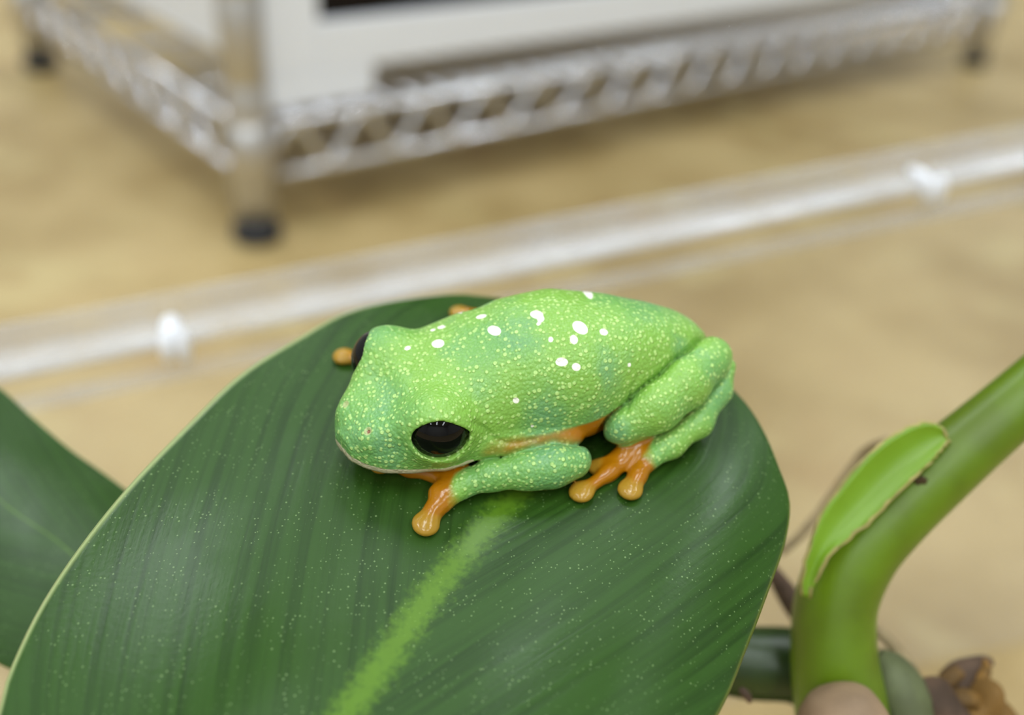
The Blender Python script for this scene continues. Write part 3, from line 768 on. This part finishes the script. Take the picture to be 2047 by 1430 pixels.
def surface_nets(lo, hi, hs):
    n = np.ceil((np.array(hi) - lo) / hs).astype(int) + 1
    ax_ = [lo[i] + hs * np.arange(n[i]) for i in range(3)]
    vol = np.empty(n, np.float32)
    for i0 in range(0, n[0], 16):
        G = np.stack(np.meshgrid(ax_[0][i0:i0 + 16], ax_[1], ax_[2], indexing='ij'), -1)
        sh = G.shape[:3]; vol[i0:i0 + 16] = frog_sdf(G.reshape(-1, 3)).reshape(sh)
    s = vol < 0
    cnt = np.zeros(n - 1, np.int8)
    for dx in (0, 1):
        for dy in (0, 1):
            for dz in (0, 1): cnt += s[dx:n[0] - 1 + dx, dy:n[1] - 1 + dy, dz:n[2] - 1 + dz]
    act = np.argwhere((cnt > 0) & (cnt < 8)); idx = -np.ones(n - 1, np.int64); idx[tuple(act.T)] = np.arange(len(act))
    acc = np.zeros((len(act), 3)); num = np.zeros(len(act))
    cor = [(a, b_, c) for a in (0, 1) for b_ in (0, 1) for c in (0, 1)]
    for A in cor:
        for i in range(3):
            if A[i] == 0:
                B = list(A); B[i] = 1
                va = vol[tuple((act + A).T)]; vb = vol[tuple((act + B).T)]
                m_ = (va < 0) != (vb < 0); t = np.zeros(len(act)); t[m_] = va[m_] / (va[m_] - vb[m_])
                p = np.array(A, float)[None] + t[:, None] * (np.array(B) - np.array(A))[None]
                acc[m_] += p[m_]; num[m_] += 1
    V = np.array(lo) + hs * (act + acc / num[:, None])
    faces = []
    for i in range(3):
        j, k = (i + 1) % 3, (i + 2) % 3
        sl0 = [slice(None)] * 3; sl1 = [slice(None)] * 3; sl0[i] = slice(0, -1); sl1[i] = slice(1, None)
        a, b_ = s[tuple(sl0)], s[tuple(sl1)]
        e = np.argwhere(a != b_)
        ok = (e[:, j] > 0) & (e[:, k] > 0) & (e[:, j] < n[j] - 1) & (e[:, k] < n[k] - 1); e = e[ok]
        ins = a[tuple(e.T)]
        def cell(dj, dk):
            q = e.copy(); q[:, j] -= dj; q[:, k] -= dk; return idx[tuple(q.T)]
        q = np.stack([cell(1, 1), cell(0, 1), cell(0, 0), cell(1, 0)], 1)
        q[~ins] = q[~ins][:, ::-1]; faces.append(q)
    return V, np.concatenate(faces)
V, Fc = surface_nets((-23.5, -24, -0.5), (27, 17.5, 17.5), 0.23)
def grad(X, e=0.12):
    g = np.stack([frog_sdf(X + np.eye(3)[i] * e) - frog_sdf(X - np.eye(3)[i] * e) for i in range(3)], -1) / (2 * e)
    return g
for it in range(2):
    d = frog_sdf(V); g_ = grad(V); gn = np.maximum((g_ ** 2).sum(1), 0.2)
    V = V - (np.clip(d / gn, -0.15, 0.15))[:, None] * g_
# light smoothing
def laplace(V, F, lam, it):
    e = np.concatenate([F[:, [0, 1]], F[:, [1, 2]], F[:, [2, 3]], F[:, [3, 0]]]); 
    for _ in range(it):
        s = np.zeros_like(V); c = np.zeros(len(V))
        for a, b_ in ((0, 1), (1, 0)):
            for ax_ in range(3): s[:, ax_] += np.bincount(e[:, a], V[e[:, b_], ax_], len(V))
            c += np.bincount(e[:, a], minlength=len(V))
        V = V + lam * (s / c[:, None] - V)
    return V
V = laplace(V, Fc, 0.5, 1)
nrm = grad(V, 0.2); nrm /= np.linalg.norm(nrm, axis=1)[:, None]
# pigment fields
def smooth01(x, a, b_): t = np.clip((x - a) / (b_ - a), 0, 1); return t * t * (3 - 2 * t)
wsum = np.zeros(len(V)); osum = np.zeros(len(V))
def addw(d, c):
    global wsum, osum
    w = np.exp(-np.clip(d, -1, 20) / 0.30); wsum += w; osum += w * c
td = smin(torso_d(V), head_d(V), 2.0)
xh, yh = head_xy(V[:, 0], V[:, 1])
flank = 1 - smooth01(V[:, 2] + 0.13 * np.clip(V[:, 0] + 4, 0, 20), 6.0, 7.8)
in_head = smooth01(xh, -5.5, -3.0)
zlip = lip_z(xh)
flank_h = (1 - smooth01(V[:, 2], zlip - 0.9, zlip - 0.5)) * 0.8
addw(td, flank * (1 - in_head) + flank_h * in_head)
limbd = np.full(len(V), 9.0)
for a, b_, ra, rb, col in LIMBS:
    ab = b_ - a; t = np.clip(((V - a) @ ab) / (ab @ ab), 0, 1)
    under = smooth01(-nrm[:, 2], 0.25, 0.75)
    ld_ = round_cone(V, a, b_, ra, rb); limbd = np.minimum(limbd, ld_)
    addw(ld_, np.maximum(col[0] + (col[1] - col[0]) * t, under * 0.8))
for c, r, col in PADS: addw(pad_d(V, c, r) - 0.1, col)
orange = osum / wsum
padf = np.zeros(len(V))
for c, r, col in PADS: padf = np.maximum(padf, 1 - smooth01(pad_d(V, c, r), 0.0, 0.5))
td_only = head_d(V)
lip = np.where((td_only < limbd - 0.1) & (xh > -5.5), V[:, 2] - zlip, 9.0)
eyed = np.minimum(np.linalg.norm(V - eyeN, axis=1), np.linalg.norm(V - eyeF, axis=1))
frog_me = bpy.data.meshes.new('tree_frog')
Vw = V.copy()
Uq, Vq = frog_uv(V[:, 0], V[:, 1])
Vw[:, 2] += gsurf(Uq, Vq) + 0.02
frog_me.from_pydata([tuple(v) for v in Vw / 1000], [], [tuple(int(i) for i in f) for f in Fc]); frog_me.update()
frog_me.polygons.foreach_set('use_smooth', [True] * len(frog_me.polygons))
Mf = Matrix.Identity(4)
for i in range(3): Mf[i][0], Mf[i][1], Mf[i][2], Mf[i][3] = FX[i], FY[i], eW[i], O2[i]
# cream spots: photo pixels carried onto the skin
Rf = np.stack([FX, FY, eW], 0)
bvh = BVHTree.FromPolygons([tuple(v) for v in Vw], [tuple(int(i) for i in f) for f in Fc])
camL = Rf @ (CAM - O2) * 1000
def hit(px):
    dl = Rf @ dirs(np.array(px, float)); r = bvh.ray_cast(Vector(camL), Vector(dl), 400)
    return None if r[0] is None else np.array(r[0])
FOLDS = [([(948, 846), (968, 856), (982, 872), (1002, 884), (1035, 886), (1070, 880)], 0.30, 0.30, 0.25), ([(1281, 748), (1270, 765), (1262, 785), (1257, 805), (1252, 822)], 0.22, 0.25, 0.35),
         ([(792, 862), (800, 880), (808, 895), (822, 905), (826, 925)], 0.10, 0.2, 0.1), ([(842, 905), (870, 918), (900, 917), (930, 904), (948, 888)], 0.16, 0.35, 0.0)]
NV = Vw.copy()
for pts, dep, wid, tint in FOLDS:
    hp = [hit(p) for p in catmull(pts, 24)]; hp = [q for q in hp if q is not None]
    dist = np.full(len(V), 99.0)
    for a, b_ in zip(hp[:-1], hp[1:]):
        if np.linalg.norm(b_ - a) < 1.2: dist = np.minimum(dist, round_cone(Vw, a, b_ + 1e-6, 0, 0))
    gk = np.exp(-(dist / wid) ** 2); NV -= nrm * (dep * gk)[:, None]
frog_me.vertices.foreach_set('co', (NV / 1000).astype(np.float32).ravel()); frog_me.update()
SPOTS = [(988, 661, 14, 9.5, 15), (1073, 629, 13, 8, 8), (1081, 637, 7, 7, 50), (1160, 655, 17, 11.5, 36), (1207, 664, 8.5, 6.5, 20), (1147, 679, 8, 9.5, -20), (1101, 679, 5, 5.5, 0), (1076, 648, 4, 3, 0),
         (1123, 724, 12.5, 9, 5), (1152, 734, 9, 8, 10), (1175, 586, 12, 6, 35), (962, 633, 11, 4, -12), (920, 625, 4.5, 2.6, -8), (875.5, 687, 12.5, 8.5, -5), (882, 654, 8.5, 3.6, -10), (865, 660, 5.5, 2.6, -8),
         (815, 696, 6.5, 4, -20), (1031.5, 801, 6.5, 5.5, 0), (1258, 730, 3.5, 4.5, 0), (1064, 852, 3, 3, 0)]
spot = np.full(len(V), 9.0)
for x, y, a, b_, an in SPOTS:
    c = hit((x, y))
    if c is None: continue
    ca, sa = math.cos(math.radians(an)), math.sin(math.radians(an))
    p1, p2 = hit((x + ca * 3, y + sa * 3)), hit((x - sa * 3, y + ca * 3))
    if p1 is None or p2 is None: continue
    A = np.stack([(p1 - c) / 3 * a, (p2 - c) / 3 * b_, np.cross(p1 - c, p2 - c)], 1)
    A[:, 2] = A[:, 2] / max(np.linalg.norm(A[:, 2]), 1e-9) * 2.0
    q = np.linalg.solve(A, (Vw - c).T).T
    r_ = np.linalg.norm(q, axis=1) - 1
    spot = np.minimum(spot, r_ * 0.5 * (np.linalg.norm(A[:, 0]) + np.linalg.norm(A[:, 1])))
nos = np.full(len(V), 9.0)
cN = hit((735, 862))
if cN is not None:
    nos = np.minimum(nos, np.linalg.norm(Vw - cN, axis=1))
    hx_, hy_ = head_xy(cN[0], cN[1]); cM = from_head(hx_, -hy_, cN[2]); nos = np.minimum(nos, np.linalg.norm(Vw - cM, axis=1))
NV -= nrm * (0.45 * np.exp(-(nos / 0.24) ** 2))[:, None]      # nostril pits
frog_me.vertices.foreach_set('co', (NV / 1000).astype(np.float32).ravel()); frog_me.update()
for nm_, arr in (('orange', orange), ('pad', padf), ('lip', lip), ('spot', spot), ('nostril', nos)):
    at = frog_me.attributes.new(nm_, 'FLOAT', 'POINT'); at.data.foreach_set('value', arr.astype(np.float32))

def frog_material():
    m, nt, b = new_mat('frog_skin'); g = N(nt); v = g.coord()
    orange = g.attr('orange')
    big = g.noise(v, 95, 3)
    green = g.mix(g.ramp(big, 0.38, 0.64), lin(136, 186, 78), lin(114, 172, 94))
    green = g.mix(g.math('MULTIPLY', g.ramp(g.noise(v, 170, 2), 0.5, 0.72), 0.6), green, lin(112, 166, 120))
    # pale granules
    vo = g.voronoi(v, 1650, rnd=0.75)
    sep = g.node('ShaderNodeSeparateColor'); g.link(vo['Color'], sep.inputs[0])
    rad = g.math('ADD', 0.23, g.math('MULTIPLY', sep.outputs[0], 0.16))
    dt = g.math('SUBTRACT', 1.0, g.ramp(g.math('SUBTRACT', vo['Distance'], rad), -0.10, 0.10))
    fine = g.voronoi(v, 2600)['Distance']
    skin = g.mix(g.math('MULTIPLY', g.ramp(fine, 0.55, 0.15), 0.25), green, lin(150, 205, 92))
    skin = g.mix(g.math('MULTIPLY', dt, 0.72), skin, lin(200, 236, 142))
    of = g.ramp(g.math('ADD', orange, g.math('MULTIPLY', g.math('SUBTRACT', g.noise(v, 500, 3), 0.5), 0.25)), 0.30, 0.70)
    orn = g.mix(g.attr('pad'), lin(172, 110, 8), lin(172, 132, 40))
    col = g.mix(of, skin, orn)
    lip = g.attr('lip')
    band = g.math('MULTIPLY', g.ramp(lip, -1.0, -0.85), g.ramp(lip, 0.05, -0.05))
    col = g.mix(band, col, lin(212, 204, 172))
    sp_ = g.ramp(g.math('ADD', g.attr('spot'), g.math('MULTIPLY', g.math('SUBTRACT', g.noise(v, 900, 2), 0.5), 0.12)), 0.05, -0.04)
    col = g.mix(sp_, col, lin(255, 252, 236))
    no = g.attr('nostril')
    col = g.mix(g.ramp(no, 0.52, 0.40), col, lin(176, 190, 128)); col = g.mix(g.ramp(no, 0.27, 0.18), col, lin(150, 104, 74))
    g.link(col, b.inputs['Base Color'])
    g.link(g.mix(of, (0.33,) * 3 + (1,), (0.2,) * 3 + (1,)), b.inputs['Roughness'])
    bh = g.math('ADD', g.math('MULTIPLY', dt, 0.6), g.math('MULTIPLY', g.math('SUBTRACT', 1.0, fine), 0.8))
    bh = g.math('MULTIPLY', bh, g.math('SUBTRACT', 1.0, g.math('MULTIPLY', of, 0.85)))
    g.link(g.bump(bh, 0.9, 0.00012), b.inputs['Normal'])
    b.inputs['Subsurface Weight'].default_value = 0.12; b.inputs['Subsurface Radius'].default_value = (0.0012, 0.001, 0.0004); b.inputs['Subsurface Scale'].default_value = 0.6
    return m
M_frog = frog_material()
frog = link_obj('tree_frog', frog_me, None, M_frog)
frog.matrix_world = Mf
tag(frog, 'bright green tree frog with cream spots and orange toes crouching on the big leaf', 'frog')
m, nt, b = new_mat('black_eye'); b.inputs['Base Color'].default_value = (0.0025, 0.0022, 0.002, 1); b.inputs['Roughness'].default_value = 0.03
b.inputs['Specular IOR Level'].default_value = 0.25
M_eye = m
eb = bmesh.new(); bmesh.ops.create_uvsphere(eb, u_segments=48, v_segments=28, radius=EYE_R / 1000)
eye_me = from_bm('eye', eb, True)
for c in (eyeN, eyeF + np.array([0.45, -0.25, 0.0])):
    e = link_obj('eye', eye_me, frog, M_eye)
    u_, v_ = frog_uv(c[0], c[1]); e.location = (c[0] / 1000, c[1] / 1000, (c[2] + float(gsurf(u_, v_))) / 1000)
    e['label'] = 'glossy black bulging eye'
